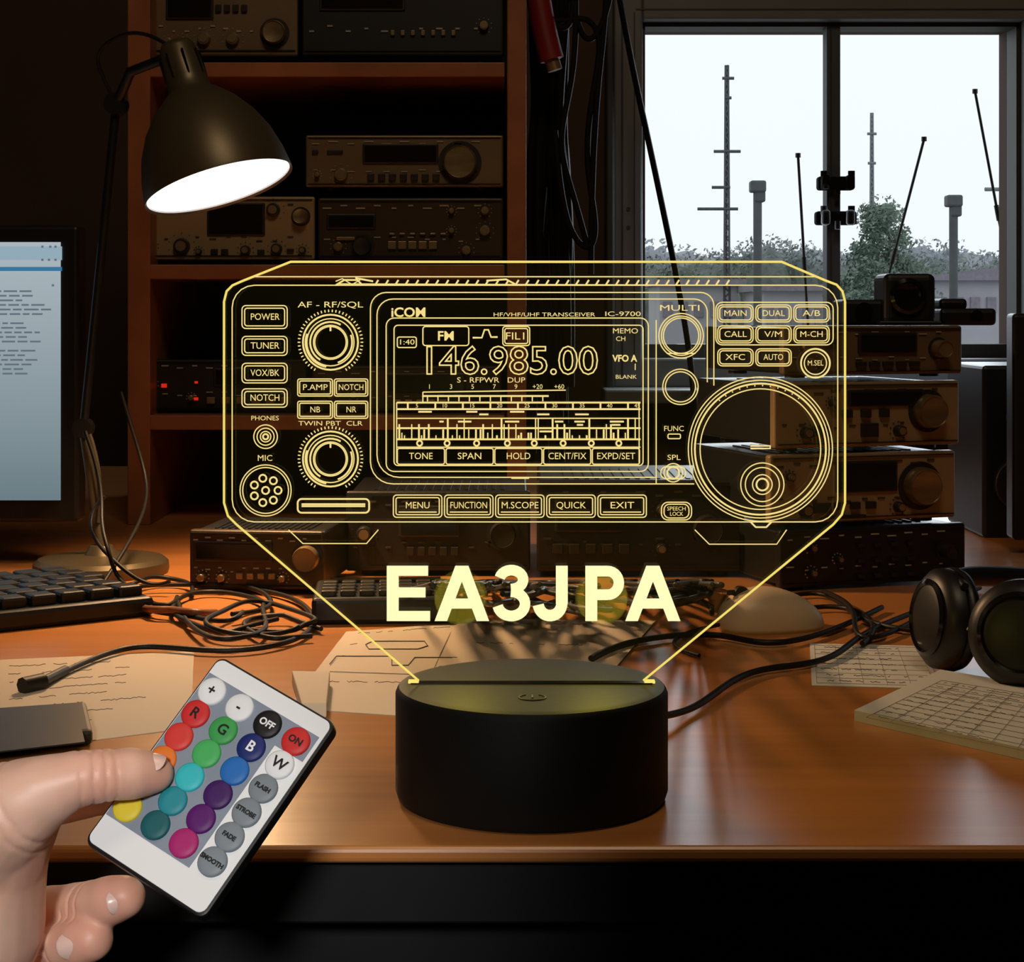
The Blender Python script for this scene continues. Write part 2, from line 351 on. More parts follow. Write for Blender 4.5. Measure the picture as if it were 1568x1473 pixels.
ln([(1004,740),(1062,740)]); ln([(1004,490),(1004,740)]); ln([(1092,560),(1092,590)])
rr(592,487,992,721,12); rr(604,498,984,712,6)
tx('iCOM',626,479,14,52,offset=.00012); tx('HF/VHF/UHF TRANSCEIVER',833,482,6,155); tx('IC-9700',953,481,7,54)
rr(609,516,638,532,3); tx('1:40',623,524,8,22)
rr(648,500,718,529,4); tx('FM',683,515,14,24,offset=.0001); ln([(724,517),(738,517),(742,505),(748,505),(752,516),(762,516)],b=True)
rr(770,500,811,529,4); rr(773,503,808,526,3); tx('FIL1',790,515,11,28)
tx('146.985.00',779,554,42,262,outline=.00026,offset=.00010)
tx('MEMO',957,507,8,38); tx('CH',950,519,7,14); tx('VFO A',956,549,10,38,offset=.0001); tx('1',972,562,10); tx('BLANK',958,577,6,32)
tx('S - RFPWR   DUP',752,582,8,104)
for i,s in enumerate(('1','3','5','7','9','+20','+60')): tx(s,658+i*33,592,7)
ln([(648,600),(866,597)]); ln([(648,606),(840,606)],b=True); ln([(648,600),(648,616)])
for i in range(12): ln([(655+i*16,606),(655+i*16,614)])
ln([(608,616),(980,616)],b=True); ln([(608,626),(980,626)],b=True); ln([(608,640),(980,640)]); ln([(608,672),(980,672)],b=True); ln([(608,684),(980,684)]); ln([(608,655),(980,655)],b=True)
ln([(608,616),(608,708)]); ln([(978,616),(978,708)])
for i in range(9): x=625+i*42; ln([(x,617),(x,625)],b=True); tx('%d'%(5*i+5),x+14,621,6)
x=612
while x<976:
    hgt=random.choice([5,9,14,22,30]); 
    ln([(x,671),(x,671-hgt)],b=random.random()<.5); x+=random.choice([4,7,11])
for i in range(18): x=random.uniform(612,955); y=random.choice([630,634,645,650,660]); ln([(x,y),(x+random.uniform(5,22),y)],b=True)
for x in (643,685,730,777,818,862,905,947): ci(x,678,4,True,10)
for i,s in enumerate(('TONE','SPAN','HOLD','CENT/FIX','EXPD/SET')):
    x0=608+i*74.4; rr(x0+1,686,x0+73,710,3); tx(s,x0+37,698,10,min(58,len(s)*9))
ln([(783,731),(810,731)],b=True)
for i,s in enumerate(('MENU','FUNCTION','M.SCOPE','QUICK','EXIT')):
    x0=603+i*78; rr(x0,757,x0+74,791,5); rr(x0+4,761,x0+70,787,3); tx(s,x0+37,773,10,min(56,len(s)*9))
    ln([(x0+8,783),(x0+66,783)])
tx('MULTI',1040,472,9,60)
for r in (34,30,27): ci(1042,514,r)
for r in (27,23): ci(1041,592,r)
ln([(1020,541),(1064,541)])
tx('FUNC',1031,656,8,30); rr(1022,664,1041,671,2); tx('SPL',1031,700,8,20)
ci(1030,723,14); ci(1030,723,9,True); rr(1011,714,1049,732,8); rr(1012,768,1058,795,10); rr(1016,771,1054,792,8); tx('SPEECH',1035,778,6,28); tx('LOCK',1035,786,6,20)
rr(1095,463,1274,528,10)
for r_ in range(2):
    for c_,s in enumerate((('MAIN','DUAL','A/B') if r_==0 else ('CALL','V/M','M-CH'))):
        x0=1098+c_*58; y0=467+r_*32; rr(x0,y0,x0+54,y0+26,7); rr(x0+3,y0+3,x0+51,y0+23,5); tx(s,x0+27,y0+13,9,min(34,len(s)*9))
for c_,s in enumerate(('XFC','AUTO')):
    x0=1098+c_*58; rr(x0,534,x0+54,560,7); rr(x0+3,537,x0+51,557,5); tx(s,x0+27,547,9,30)
ci(1247,556,22,True); ci(1247,556,17); tx('M.SEL',1247,556,8,24)
for r in (110,105): ci(1163,687,r,False,80)
ci(1163,687,100,True,80); ci(1163,687,92,False,80)
for i in range(12): a=math.radians(-130+i*7); ln([(1163+96*math.cos(a),687+96*math.sin(a)),(1163+98*math.cos(a),687+98*math.sin(a))])
for r in (33,26,15): ci(1166,741,r)
ci(1166,741,9,True); ln([(1148,682),(1178,682),(1178,686),(1148,686)],b=True); ln([(1148,798),(1156,806),(1172,806),(1180,798)],b=True)
tubes('engraving_lines',paths,.00022,YEL,lp,True,False,cy,res=0)
tubes('engraving_bold_lines',bold,.00034,YEL,lp,True,False,bcy,res=0)
# callsign letters
bm=bmesh.new()
def poly(pts):
    a=[bm.verts.new(PP(x,y,DY-.0004)) for x,y in pts]; b=[bm.verts.new(PP(x,y,DY+.0003)) for x,y in pts]
    bm.faces.new(a); bm.faces.new(b[::-1]); k=len(a)
    for i in range(k): bm.faces.new((a[i],a[(i+1)%k],b[(i+1)%k],b[i]))
def stroke(c,w):
    n=len(c); Lf=[];Rt=[]
    for i in range(n):
        a=Vector(c[max(0,i-1)]); b=Vector(c[min(n-1,i+1)]); d=(b-a).normalized(); nn=Vector((-d.y,d.x))*w/2; p=Vector(c[i]); Lf.append(p+nn); Rt.append(p-nn)
    for i in range(n-1): poly([Lf[i],Lf[i+1],Rt[i+1],Rt[i]])
T0,T1=865,949
def quadr(x0,y0,x1,y1): poly([(x0,y0),(x1,y0),(x1,y1),(x0,y1)])
quadr(593,T0,611,T1); quadr(610,T0,656,T0+15); quadr(610,898,652,913); quadr(610,T1-15,659,T1)
def LA(x0,x1):
    m_=(x0+x1)/2; poly([(x0,T1),(x0+19,T1),(m_+1,T0+21),(m_+1,T0),(m_-10,T0)]); poly([(x1,T1),(x1-19,T1),(m_-1,T0+21),(m_-1,T0),(m_+10,T0)])
    poly([(x0+22,T1-19-15),(x1-22,T1-19-15),(x1-16,T1-19),(x0+16,T1-19)])
LA(666,749); LA(957,1041)
def ap(cx_,cy_,rx,ry,a0,a1,n=18): return [(cx_+rx*math.cos(math.radians(a0+(a1-a0)*i/n)),cy_+ry*math.sin(math.radians(a0+(a1-a0)*i/n))) for i in range(n+1)]
stroke(ap(783,886,18,14.5,-168,92),16); stroke(ap(783,923,21,18.5,-92,170),16)
quadr(851,T0,869,923)
stroke(ap(842,922,18,19,0,172,14),17)
quadr(896,T0,914,T1)
quadr(913,865,930.5,881); quadr(913,901,930.5,917)
stroke(ap(930,891,17,18,-90,90,14),16)
bm_obj('callsign_letters',bm,YELT,lp,True)
lampcab=empty('power_cable',DK(1040,1080))
tubes('cord',[[DK(1015,1096,.006),DK(1045,1092,.003),DK(1080,1075,.003),DK(1120,1040,.003),DK(1170,1022,.003),DK(1240,1018,.003),DK(1290,1000,.003),DK(1320,965,.003),DK(1420,930,.003),DK(1500,900,.003)]],.0017,CABLE,lampcab)
tubes('second_cord',[[DK(905,1008,.003),DK(930,992,.003),DK(990,975,.003),DK(1100,968,.003),DK(1150,985,.003),DK(1220,985,.003),DK(1290,960,.003),DK(1350,930,.003)]],.0017,CABLE,lampcab)
# ---------------- radios
def radio(px0,py0,px1,py1,D,face,body,disp=None,knobs=(),small=(),btn=(),rot=0,depth=None,name='radio_transceiver',leds=(),lab=LABELD,sink=False,vent=True,labels=True,km=None):
    a=W(px0,py0,D); b=W(px1,py1,D); w=b.x-a.x; h=a.z-b.z; d=depth or w*.9
    e=empty(name,((a.x+b.x)/2,D,b.z),(0,0,rot))
    ff=.06*h
    boxes('body',[(0,d/2+.006,h/2+ff/2,w*.97,d,h*.94-ff)],body,e,bevel=.0015)
    boxes('front_panel',[(0,.003,h/2+ff/2,w,.008,h-ff)],face,e,bevel=.0018,seg=3)
    boxes('panel_trim',[(0,-.0015,h-.05*h,w*.97,.002,.012*h),(0,-.0015,ff+.06*h,w*.97,.002,.012*h)],body,e)
    cyls('feet',[(sx*w*.38,yy,ff/2,.05*w,ff,'z') for sx in(-1,1) for yy in (.015,d-.02)],BLK,e)
    if vent: boxes('vent_slots',[(-w*.35+i*w*.7/14,d*.5,h*.97+.0002,w*.02,d*.6,.0012) for i in range(15)],BLK,e)
    if sink: boxes('side_fins',[(w*.485+.002,.03+i*(d-.04)/12,h/2,.008,.003,h*.8) for i in range(13)],BLK,e)
    X=lambda f:-w/2+f*w
    Z=lambda f:h*(1-f)
    if disp:
        x0,y0,x1,y1=disp
        boxes('display_bezel',[((X(x0)+X(x1))/2,-.0015,(Z(y0)+Z(y1))/2,(x1-x0)*w+.004,.003,(y1-y0)*h+.004)],KNOBD,e,bevel=.0008)
        boxes('display',[((X(x0)+X(x1))/2,-.0028,(Z(y0)+Z(y1))/2,(x1-x0)*w,.002,(y1-y0)*h)],DISP,e)
    kmm=km or (KNOBM if face is not BROWNF else KNOBD)
    for k,(x,z,r) in enumerate(knobs):
        R_=r*h; mm=Matrix.Translation((X(x),0,Z(z)))@Matrix.Rotation(math.pi/2,4,'X')
        lathe('tuning_knob_%d'%(k+1),[(R_*1.18,0),(R_*1.18,.0015),(R_*1.02,.002),(R_,.010),(R_*.93,.0115),(R_*.9,.0105),(R_*.2,.0098),(0,.0098)],kmm,e,M=mm,seg=40)
        cyls('knob_skirt_%d'%(k+1),[(X(x),-.001,Z(z),R_*1.3,.002)],KNOBD,e,seg=40)
    if small:
        cyls('small_knobs',[(X(x),-.003,Z(z),r*h,.008,'y',r*h*.85) for x,z,r in small],KNOBD if (lab is LABELD or km is KNOBD) else KNOBM,e,bevel=.0004,seg=20)
        cyls('small_knob_caps',[(X(x),-.0073,Z(z),r*h*.6,.0008) for x,z,r in small],BRONZE,e,seg=16)
    if btn: boxes('buttons',[(X(x),-.002,Z(z),bw*w,.004,bh*h) for x,z,bw,bh in btn],KNOBD if (face in (BRONZ2,BRONZ3) or km is KNOBD) else BRONZE,e,bevel=.0005)
    if leds: boxes('status_leds',[(X(x),-.002,Z(z),s*h*1.3,.004,s*h) for x,z,s in leds],REDE,e)
    if labels:
        rnd=random.Random(int(px0*7+py0)); q=[]
        for i in range(10):
            x=.05+.09*i; q.append((X(x),-.0016,Z(.12 if i%2 else .16),w*.05*rnd.uniform(.5,1),.0008,h*.022))
            q.append((X(x),-.0016,Z(.60+.03*rnd.randint(0,2)),w*.04*rnd.uniform(.4,1),.0008,h*.02))
        boxes('printed_labels',q,lab,e)
        q=[]
        for x,z,r in list(small):
            for i in range(9):
                a_=math.radians(-140+i*35); q.append((X(x)+1.5*r*h*math.sin(a_),-.0014,Z(z)+1.5*r*h*math.cos(a_),.0008,.0006,.0008))
        if q: boxes('scale_ticks',q,lab,e)
    return e
SD=1.58
radio(468,207,771,292,SD,BRONZ3,BLK,(.30,.20,.66,.48),[(.78,.5,.30)],[(.18,.72,.13),(.06,.72,.05)],[(.33+.055*i,.76,.035,.12) for i in range(7)]+[(.05,.3,.03,.06),(.15,.3,.08,.05)],lab=LABEL,depth=.19,km=KNOBM)
radio(218,301,482,404,SD,BRONZ2,BLK,(.39,.13,.70,.55),[(.92,.30,.11)],[(.23,.74,.13),(.60,.80,.08),(.78,.78,.09),(.76,.2,.11),(.06,.74,.06),(.33,.82,.05),(.93,.80,.06)],[(.42,.82,.04,.08),(.48,.82,.04,.08),(.69,.82,.04,.06),(.86,.8,.04,.05)],depth=.2)
radio(487,303,771,404,SD,BROWNF,BLK,(.06,.28,.30,.44),[(.24,.74,.14)],[(.11,.74,.08),(.72,.2,.05),(.72,.5,.05),(.9,.2,.07),(.9,.5,.09),(.8,.8,.08)],[(.40+.055*i,.72,.045,.12) for i in range(5)]+[(.40+.055*i,.55,.03,.03) for i in range(6)]+[(.15,.62,.1,.05)],lab=LABEL,depth=.19)
radio(236,-40,456,94,SD,BRONZ3,BLK,(.1,.2,.4,.5),[(.84,.68,.13)],[(.55,.75,.08),(.35,.75,.08),(.2,.78,.06),(.1,.78,.05)],[(.45+.06*i,.4,.04,.08) for i in range(4)],lab=LABEL,depth=.19)
radio(462,-40,772,94,SD,BLK,BLK,(.1,.1,.5,.4),[],[(.9,.6,.06)],[(.45+.05*i,.68,.02,.06) for i in range(7)],lab=LABEL,depth=.19)
radio(218,550,470,634,SD,BLK,BLK,(.45,.2,.9,.45),[],[(.06,.45,.08),(.3,.7,.06)],[(.42+.09*i,.75,.05,.12) for i in range(6)],lab=LABEL,depth=.19,leds=[(.135,.48,.07),(.33,.42,.04),(.33,.72,.05)])
radio(478,560,768,634,SD,BROWNF,BLK,(.4,.2,.8,.5),[(.9,.5,.2)],[(.1,.6,.1),(.22,.6,.08)],[(.45+.06*i,.75,.04,.1) for i in range(5)],lab=LABEL,depth=.19)
yw=math.radians(18); RD=1.2
def R_(a,b,c,d,*k,**kw): return radio(a,b,c,d,RD,*k,rot=yw,depth=.125,**kw)
R_(1184,499,1492,578,BRONZ3,BLK,(.42,.18,.72,.48),[(.86,.45,.17)],[(.2,.7,.10),(.1,.4,.06)],[(.42+.075*i,.74,.055,.10) for i in range(5)]+[(.25,.3,.06,.1)],lab=LABEL,sink=True,km=BRONZE)
R_(1170,584,1488,690,BRONZ2,BLK,(.40,.16,.78,.32),[(.82,.44,.24)],[(.16,.72,.09),(.66,.72,.09),(.3,.3,.06)],[(.38+.1*i,.46,.05,.12) for i in range(3)]+[(.24,.7,.09,.15),(.50,.7,.09,.2)],sink=True)
R_(1163,693,1482,804,BRONZ2,BLK,(.36,.15,.66,.50),[(.80,.48,.26)],[(.68,.76,.08),(.18,.76,.1),(.1,.3,.06)],[(.36+.085*i,.72,.05,.10) for i in range(3)]+[(.27,.74,.09,.14),(.4,.87,.2,.05)],sink=True)
R_(1178,806,1498,899,BLK,BLK,None,[(.88,.45,.12)],[(.16,.3,.07),(.16,.7,.07),(.3,.5,.06)],[(.42+.09*i,.3+.25*j,.035,.06) for i in range(4) for j in range(3)],lab=LABEL,name='power_supply_box',km=KNOBD)
a=W(1505,560,1.46); b=W(1620,821,1.46)
ls=empty('dark_filler_box',((a.x+b.x)/2,1.46,DZ))  # made-up black box, added to darken the lit gap beside the radios
boxes('cabinet',[(0,.06,(a.z-DZ)/2,b.x-a.x,.12,a.z-DZ)],BLK,ls,bevel=.003)
cyls('front_discs',[(0,-.002,.045,.022,.006),(0,-.002,.10,.012,.006)],KNOBD,ls,bevel=.001)
sp=empty('webcam_speaker',W(1394,498,1.22))
boxes('housing',[(0,.02,.018,.036,.04,.036)],BLK,sp,bevel=.005,seg=4)
boxes('foot',[(0,.02,.0015,.043,.045,.003)],BLK,sp,bevel=.001)
lathe('lens',[(.0125,0),(.0125,.003),(.010,.004),(.009,.002),(.004,.0005),(0,.0005)],GLOSSB,sp,M=Matrix.Translation((-.002,0,.020))@Matrix.Rotation(math.pi/2,4,'X'))
sp=empty('handheld_microphone',W(1318,498,1.24))
boxes('body',[(0,.01,.009,.030,.04,.018),(.022,.01,.005,.02,.03,.010)],BLK,sp,bevel=.003,seg=3)
cyls('dial',[(0,-.011,.01,.006,.003)],GLOSSB,sp)
sp=empty('handheld_microphone',W(1475,498,1.26))
boxes('body',[(0,.01,.006,.04,.05,.012),(-.008,.01,.015,.02,.03,.008)],BLK,sp,bevel=.003,seg=3)
cyls('dial',[(.005,-.016,.007,.004,.003)],GLOSSB,sp)
radio(288,812,498,908,1.17,BROWNF,BLK,(.06,.22,.60,.45),[(.88,.42,.20)],[(.1,.75,.07),(.25,.75,.07),(.7,.75,.06)],[(.38+.08*i,.72,.05,.1) for i in range(4)],lab=LABEL,rot=math.radians(-6),depth=.08,km=BRONZE)
radio(530,752,812,882,1.249,BLK,BLK,(.3,.2,.6,.5),[(.85,.5,.15)],[(.1,.5,.1)],[(.35+.06*i,.7,.04,.1) for i in range(5)],lab=LABELD,depth=.12,km=KNOBD)
radio(822,735,1140,884,1.243,BLK,BLK,(.1,.2,.4,.5),[(.82,.5,.15)],[(.6,.3,.06),(.6,.7,.06)],[(.1+.08*i,.7,.05,.1) for i in range(5)],lab=LABELD,depth=.14,name='antenna_tuner',km=KNOBD)
kp=empty('keypad_controller',DK(590,955),(0,0,math.radians(4)))
boxes('case',[(0,.035,.008,.088,.075,.016)],BLK,kp,bevel=.003,seg=3)
boxes('keys',[(-.034+.0115*i,.008+.012*j,.0175,.009,.008,.004) for i in range(7) for j in range(4)],KNOBD,kp,bevel=.001)
boxes('readout',[(0,.062,.0168,.07,.012,.002)],DISP,kp)
# ---------------- shelf unit
sh=empty('bookshelf_hutch',(W(500,0,1.55).x,1.72,DZ))
k=1.55/F
sx0=(195-CX)*k; sx1=(806-CX)*k; dep=.30; yc=1.55+dep/2
top=1.42
boxes('side_boards',[(sx0+.010,yc,(DZ+top)/2,.020,dep,top-DZ),(sx1-.0085,yc,(DZ+top)/2,.017,dep,top-DZ)],SHELF,sh,True,.001)
bz_=lambda py:CZ-(py-HY)*k
bl=[]
for py in (95,405,636): bl.append(((sx0+sx1)/2,yc,bz_(py)-.0065,sx1-sx0-.038,dep-.004,.013))
bl.append(((sx0+sx1)/2,yc,top-.0065,sx1-sx0-.038,dep-.004,.013))
boxes('shelves',bl,SHELF,sh,True,.001)
boxes('back_board',[((sx0+sx1)/2,1.55+dep+.004,(DZ+top)/2,sx1-sx0,.006,top-DZ)],BLK,sh,True)
# ---------------- desk lamp
dl=empty('desk_lamp',(W(155,0,1.264).x,1.264,DZ))
lathe('base',[(0,0),(.047,0),(.048,.003),(.0475,.008),(.044,.011),(.012,.0135),(.008,.020),(0,.020)],LAMPM,dl)
O=W(336,288,1.2); axd=Vector((.31*.97,-.15,-.95*.97)).normalized(); zup=-axd
q=zup.to_track_quat('Z','Y').to_matrix().to_4x4(); ML=Matrix.Translation(O)@q
lathe('shade',[(.0500,.0015),(.0515,0),(.0515,.002),(.0495,.016),(.0455,.031),(.0385,.046),(.029,.059),(.019,.0685),(.0145,.072),(.0145,.080),(.0125,.103),(.0105,.107),(0,.108)],LAMPM,dl,True,M=ML,angle=1.2)
lathe('shade_inner',[(.0500,.0015),(.048,.016),(.044,.030),(.037,.044),(.02,.058),(0,.062)],WHITE,dl,True,M=ML)
lathe('bulb_diffuser',[(0,.003),(.02,.0026),(.040,.0025),(.0495,.0025),(.0495,.0045),(0,.0055)],LAMPE,dl,True,M=ML)
boxes('neck_slots',[(.0142*math.cos(a),.0142*math.sin(a),.089,.0012,.0012,.018) for a in [i*math.pi/4 for i in range(8)]],BLK,dl,True,M=ML)
np_=ML@Vector((0,0,.100))
A1=W(128,655,1.27); A2=W(178,160,1.27)
tubes('arm_lower',[[Vector((dl.location.x,1.264,DZ+.015)),A1+Vector((0,0,0))]],.0035,LAMPM,dl,True,False)
tubes('arm_upper',[[A1,A2]],.0032,BLK,dl,True,False)
tubes('arm_neck',[[A2,W(200,110,1.25),np_]],.0038,BLK,dl,True,False)
tubes('arm_spring',[[W(150,800,1.262),W(160,730,1.262),W(137,665,1.262)]],.0016,LAMPM,dl,True,True)
tubes('lamp_cord',[[np_,W(225,42,1.24),W(170,55,1.25),W(138,90,1.26),W(165,130,1.27),W(178,165,1.27)]],.0014,CABLE,dl,True)
cyls('elbow_joint',[(A1.x,A1.y,A1.z,.007,.012,'y'),(A2.x,A2.y,A2.z,.008,.013,'y')],BLK,dl,True)
# ---------------- monitors
SCR=bpy.data.materials.new('screen_glow'); SCR.use_nodes=True; nt=SCR.node_tree; nt.nodes.remove(nt.nodes['Principled BSDF'])
e_=nt.nodes.new('ShaderNodeEmission'); tc=nt.nodes.new('ShaderNodeTexCoord'); sp_=nt.nodes.new('ShaderNodeSeparateXYZ'); rp=nt.nodes.new('ShaderNodeValToRGB')
nt.links.new(tc.outputs['Generated'],sp_.inputs[0]); nt.links.new(sp_.outputs['Z'],rp.inputs[0]); nt.links.new(rp.outputs[0],e_.inputs[0]); nt.links.new(e_.outputs[0],nt.nodes['Material Output'].inputs[0])
rp.color_ramp.elements[0].color=(.15,.215,.24,1); rp.color_ramp.elements[1].color=(.42,.49,.53,1); e_.inputs[1].default_value=.95
def monitor(x0,x1,y0,y1,D,rot,side,txt=True):
    k=D/F; w=(x1-x0)*k; h=(y1-y0)*k
    e=empty('computer_monitor',((x0+x1)/2*k-CX*k,D,CZ-(y1-HY)*k),(0,0,rot))
    boxes('bezel',[(0,.012,h/2,w,.024,h)],BLK,e,bevel=.003,seg=3)
    boxes('screen',[(0,-.0005,h/2+.002,w-.026,.002,h-.029)],SCR,e)
    boxes('stand_neck',[(0,.04,(h*.4-(e.location.z-DZ))/2,.05,.02,h*.4+(e.location.z-DZ)-.01)],BLK,e,bevel=.003)
    boxes('stand_foot',[(0,.04,-(e.location.z-DZ)+.006,.20,.14,.012)],BLK,e,bevel=.004)
    return e,w,h
mo,w,h=monitor(-760,120,345,800,1.3,math.radians(0),1)
kk=1.3/F
q=[]
def mp_(px,py): return ((px-120)*kk+w/2,(800-py)*kk)
for i in range(19):
    if i in (6,12): continue
    end=60+random.randint(-30,8); px=-150
    while px<end:
        wl=random.randint(8,22); x,z=mp_(px+wl/2,446+i*7); q.append((x,-.0018,z,wl*kk,.0006,.0013)); px+=wl+4
for i,(px,py) in enumerate(((66,398),(76,398),(86,398),(66,378),(78,378),(86,378),(82,437))): x,z=mp_(px,py); q.append((x,-.0018,z,.0016,.0006,.0016))
boxes('document_text',q,emis('screen_text_grey',(.12,.16,.19),1),mo)
x,z=mp_(-330,412); boxes('title_strip',[(x,-.0018,z,.41,.0006,.003)],emis('title_blue',(.05,.22,.42),.8),mo)
x,z=mp_(-330,388); boxes('toolbar',[(x,-.0016,z,.41,.0004,.010)],emis('toolbar_grey',(.35,.50,.60),.8),mo)
monitor(1556,2300,480,830,1.35,math.radians(-3),1)
# ---------------- keyboard
kb=empty('computer_keyboard')
Bp=Vector((-.2196,1.085)); lx=Vector((-.80,-.60)); ly=Vector((-.60,.80))
MK=Matrix(((-lx.x,ly.x,0,0),(-lx.y,ly.y,0,0),(0,0,1,0),(0,0,0,1)))
kb.matrix_basis=Matrix.Translation((Bp.x,Bp.y,DZ))@MK
boxes('case',[(-.2,.065,.006,.40,.13,.012)],BLK,kb,bevel=.003)
boxes('keys',[(-.012-.0185*i-(j%3)*.004,.016+.0185*j,.0145,.0160,.0155,.008) for i in range(20) for j in range(6)],BLK,kb,bevel=.002)
# ---------------- papers
def scrib(nm,quad,rows,e,z,x0=.08,x1=.9,y0=.1,y1=.9,m=INK,r=.00015,wob=.006):
    a,b,c,d=[Vector((p.x,p.y)) for p in quad]
    ps=[]
    for i in range(rows):
        v=y0+(y1-y0)*i/max(1,rows-1); end=x1*random.uniform(.7,1); u=x0; p=[]
        while u<end:
            pt=(a*(1-u)+b*u)*(1-v)+(d*(1-u)+c*u)*v
            p.append(Vector((pt.x+random.uniform(-.0005,.0005),pt.y+random.uniform(-1,1)*wob*.3,z))); u+=.012
            if random.random()<.15:
                if len(p)>2: ps.append(p)
                p=[]; u+=.02
        if len(p)>2: ps.append(p)
    tubes(nm,ps,r,m,e,True,False,res=0)
def grid(nm,quad,nu,nv,e,z,r=.00012):
    a,b,c,d=[Vector((p.x,p.y,z)) for p in quad]; ps=[]
    for i in range(nu+1):
        t=.04+.92*i/nu; ps.append([(a.lerp(b,t)).lerp(d.lerp(c,t),.05),(a.lerp(b,t)).lerp(d.lerp(c,t),.95)])
    for i in range(nv+1):
        t=.05+.9*i/nv; ps.append([(a.lerp(d,t)).lerp(b.lerp(c,t),.04),(a.lerp(d,t)).lerp(b.lerp(c,t),.96)])
    tubes(nm,ps,r,mat('print_grey',(.32,.31,.30),.8),e,True,False,res=0)
def sheet(px,m=PAPER,th=.0004,rows=8,name='paper_sheet',z=0,g=None,**k):
    q=[DK(*p) for p in px]; e=empty(name,(sum(p.x for p in q)/4,sum(p.y for p in q)/4,DZ+z))
    prism('page',q,DZ+z+.0001,DZ+z+th,m,e); 
    if rows: scrib('handwriting',q,rows,e,DZ+z+th+.0002,**k)
    if g: grid('printed_grid',q,g[0],g[1],e,DZ+z+th+.0001)
    return e
sheet([(530,968),(800,947),(770,1107),(440,1085)],rows=5,y0=.05,y1=.7,x1=.85)
sheet([(700,950),(1004,953),(930,1040),(690,1030)],rows=3,z=.0008)
e=sheet([(-60,1014),(297,998),(292,1115),(-60,1160)],rows=8,x0=.2,x1=.85,y1=.8)
sheet([(1240,986),(1412,990),(1442,1056),(1243,1050)],PAPERG,rows=7,name='paper_sheet',g=(5,8))
npd=sheet([(1308,1104),(1440,1040),(1660,1078),(1620,1176)],PAPERG,.005,rows=0,name='notepad')
q=[DK(*p,.005) for p in ((1440,1038),(1650,1072),(1610,1165),(1308,1100))]; scrib('ruled_writing',q,10,npd,DZ+.0054,r=.00012); grid('printed_grid',q,7,11,npd,DZ+.0052)
pb=empty('paper_sheet',DK(600,1000)); 
prism('page',[DK(560,975),DK(690,970),DK(660,1035),DK(505,1030)],DZ+.0006,DZ+.0009,PAPER,pb)
tubes('schematic',[[p+Vector((0,0,.0012)) for p in l] for l in ([DK(505,1020),DK(515,1008),DK(600,1008),DK(600,1022),DK(625,1022),DK(635,1010),DK(700,1010)],[DK(560,990),DK(570,985),DK(650,985),DK(655,992),DK(640,997),DK(565,997),DK(560,990)])],.0003,INK,pb,True,False)
nb=empty('sticky_note_block',DK(475,1085))
prism('pages',[DK(447,1048),DK(505,1050),DK(500,1100),DK(462,1100)],DZ+.0005,DZ+.007,PAPER,nb,bevel=.0005)
ph=empty('smartphone',DK(60,1130))
prism('body',[DK(-60,1112),DK(132,1098),DK(142,1143),DK(-60,1165)],DZ+.0006,DZ+.0075,BLK,ph,bevel=.002)
prism('screen',[DK(-58,1110,.0075),DK(120,1096,.0075),DK(130,1137,.0075),DK(-58,1158,.0075)],DZ+.0073,DZ+.0079,BLK,ph)
# mouse
ms=empty('computer_mouse',DK(1178,962),(0,0,math.radians(-70)))
bm=bmesh.new(); bmesh.ops.create_uvsphere(bm,u_segments=40,v_segments=24,radius=1)
for v in bm.verts:
    x,y,z=v.co; n=(abs(x)**2.4+abs(y)**2.4)**(1/2.4); rr_=math.hypot(x,y); s=(rr_/n if n>1e-6 else 1)
    v.co=(x*.021*s*(1+.08*y),y*.033*s,(max(z,-.12)+.12)*.022*(1-.18*y))
bm_obj('shell',bm,MOUSEM,ms,smooth=True)
boxes('button_seam',[(0,-.018,.0225,.0006,.02,.003)],LABELD,ms)
cyls('scroll_wheel',[(0,-.019,.0215,.0045,.004,'x')],KNOBD,ms)
tubes('cord',[[Vector((0,-.033,.004)),Vector((.004,-.06,.002)),Vector((.03,-.09,.002)),Vector((.07,-.08,.002))]],.0012,CABLE,ms,False)
# headphones
hp=empty('headphones',DK(1490,1050))
def cup(name,c,ax,r,t):
    zz=Vector(ax).normalized(); M=Matrix.Translation(c)@zz.to_track_quat('Z','Y').to_matrix().to_4x4()
    lathe(name+'_shell',[(0,t*1.0),(r*.5,t*.97),(r*.8,t*.8),(r*.95,t*.5),(r*.97,t*.1),(r*.8,0),(0,0)],BLK,hp,True,M=M,angle=1)
    lathe(name+'_ring',[(r*.62,t*.93),(r*.66,t*1.02),(r*.74,t*.92)],GLOSSB,hp,True,M=M)
    lathe(name+'_cushion',[(r*.45,0),(r*.55,-t*.45),(r*.75,-t*.6),(r*.95,-t*.45),(r*1.0,-t*.15),(r*.9,0)],BLK,hp,True,M=M,angle=2)
c1=Vector((.226,.915,DZ+.0275)); c2=Vector((.253,.868,DZ+.028))
cup('ear_cup_a',c1,(-.97,-.20,.1),.027,.013); cup('ear_cup_b',c2,(-.45,-.85,.15),.028,.016)
tubes('headband',[[c1+Vector((0,0,.018)),c1+Vector((.008,.012,.022)),c1+Vector((.06,.05,.014)),c1+Vector((.12,.04,.008)),c2+Vector((.10,0,.006)),c2+Vector((.02,.01,.012))]],.0055,BLK,hp,True)
tubes('yokes',[[c1+Vector((.004,.022,-.005)),c1+Vector((.004,.01,.027)),c1+Vector((.004,-.02,.02))],[c2+Vector((-.025,.01,0)),c2+Vector((-.01,0,.03)),c2+Vector((.022,0,.01))]],.002,BLK,hp,True)
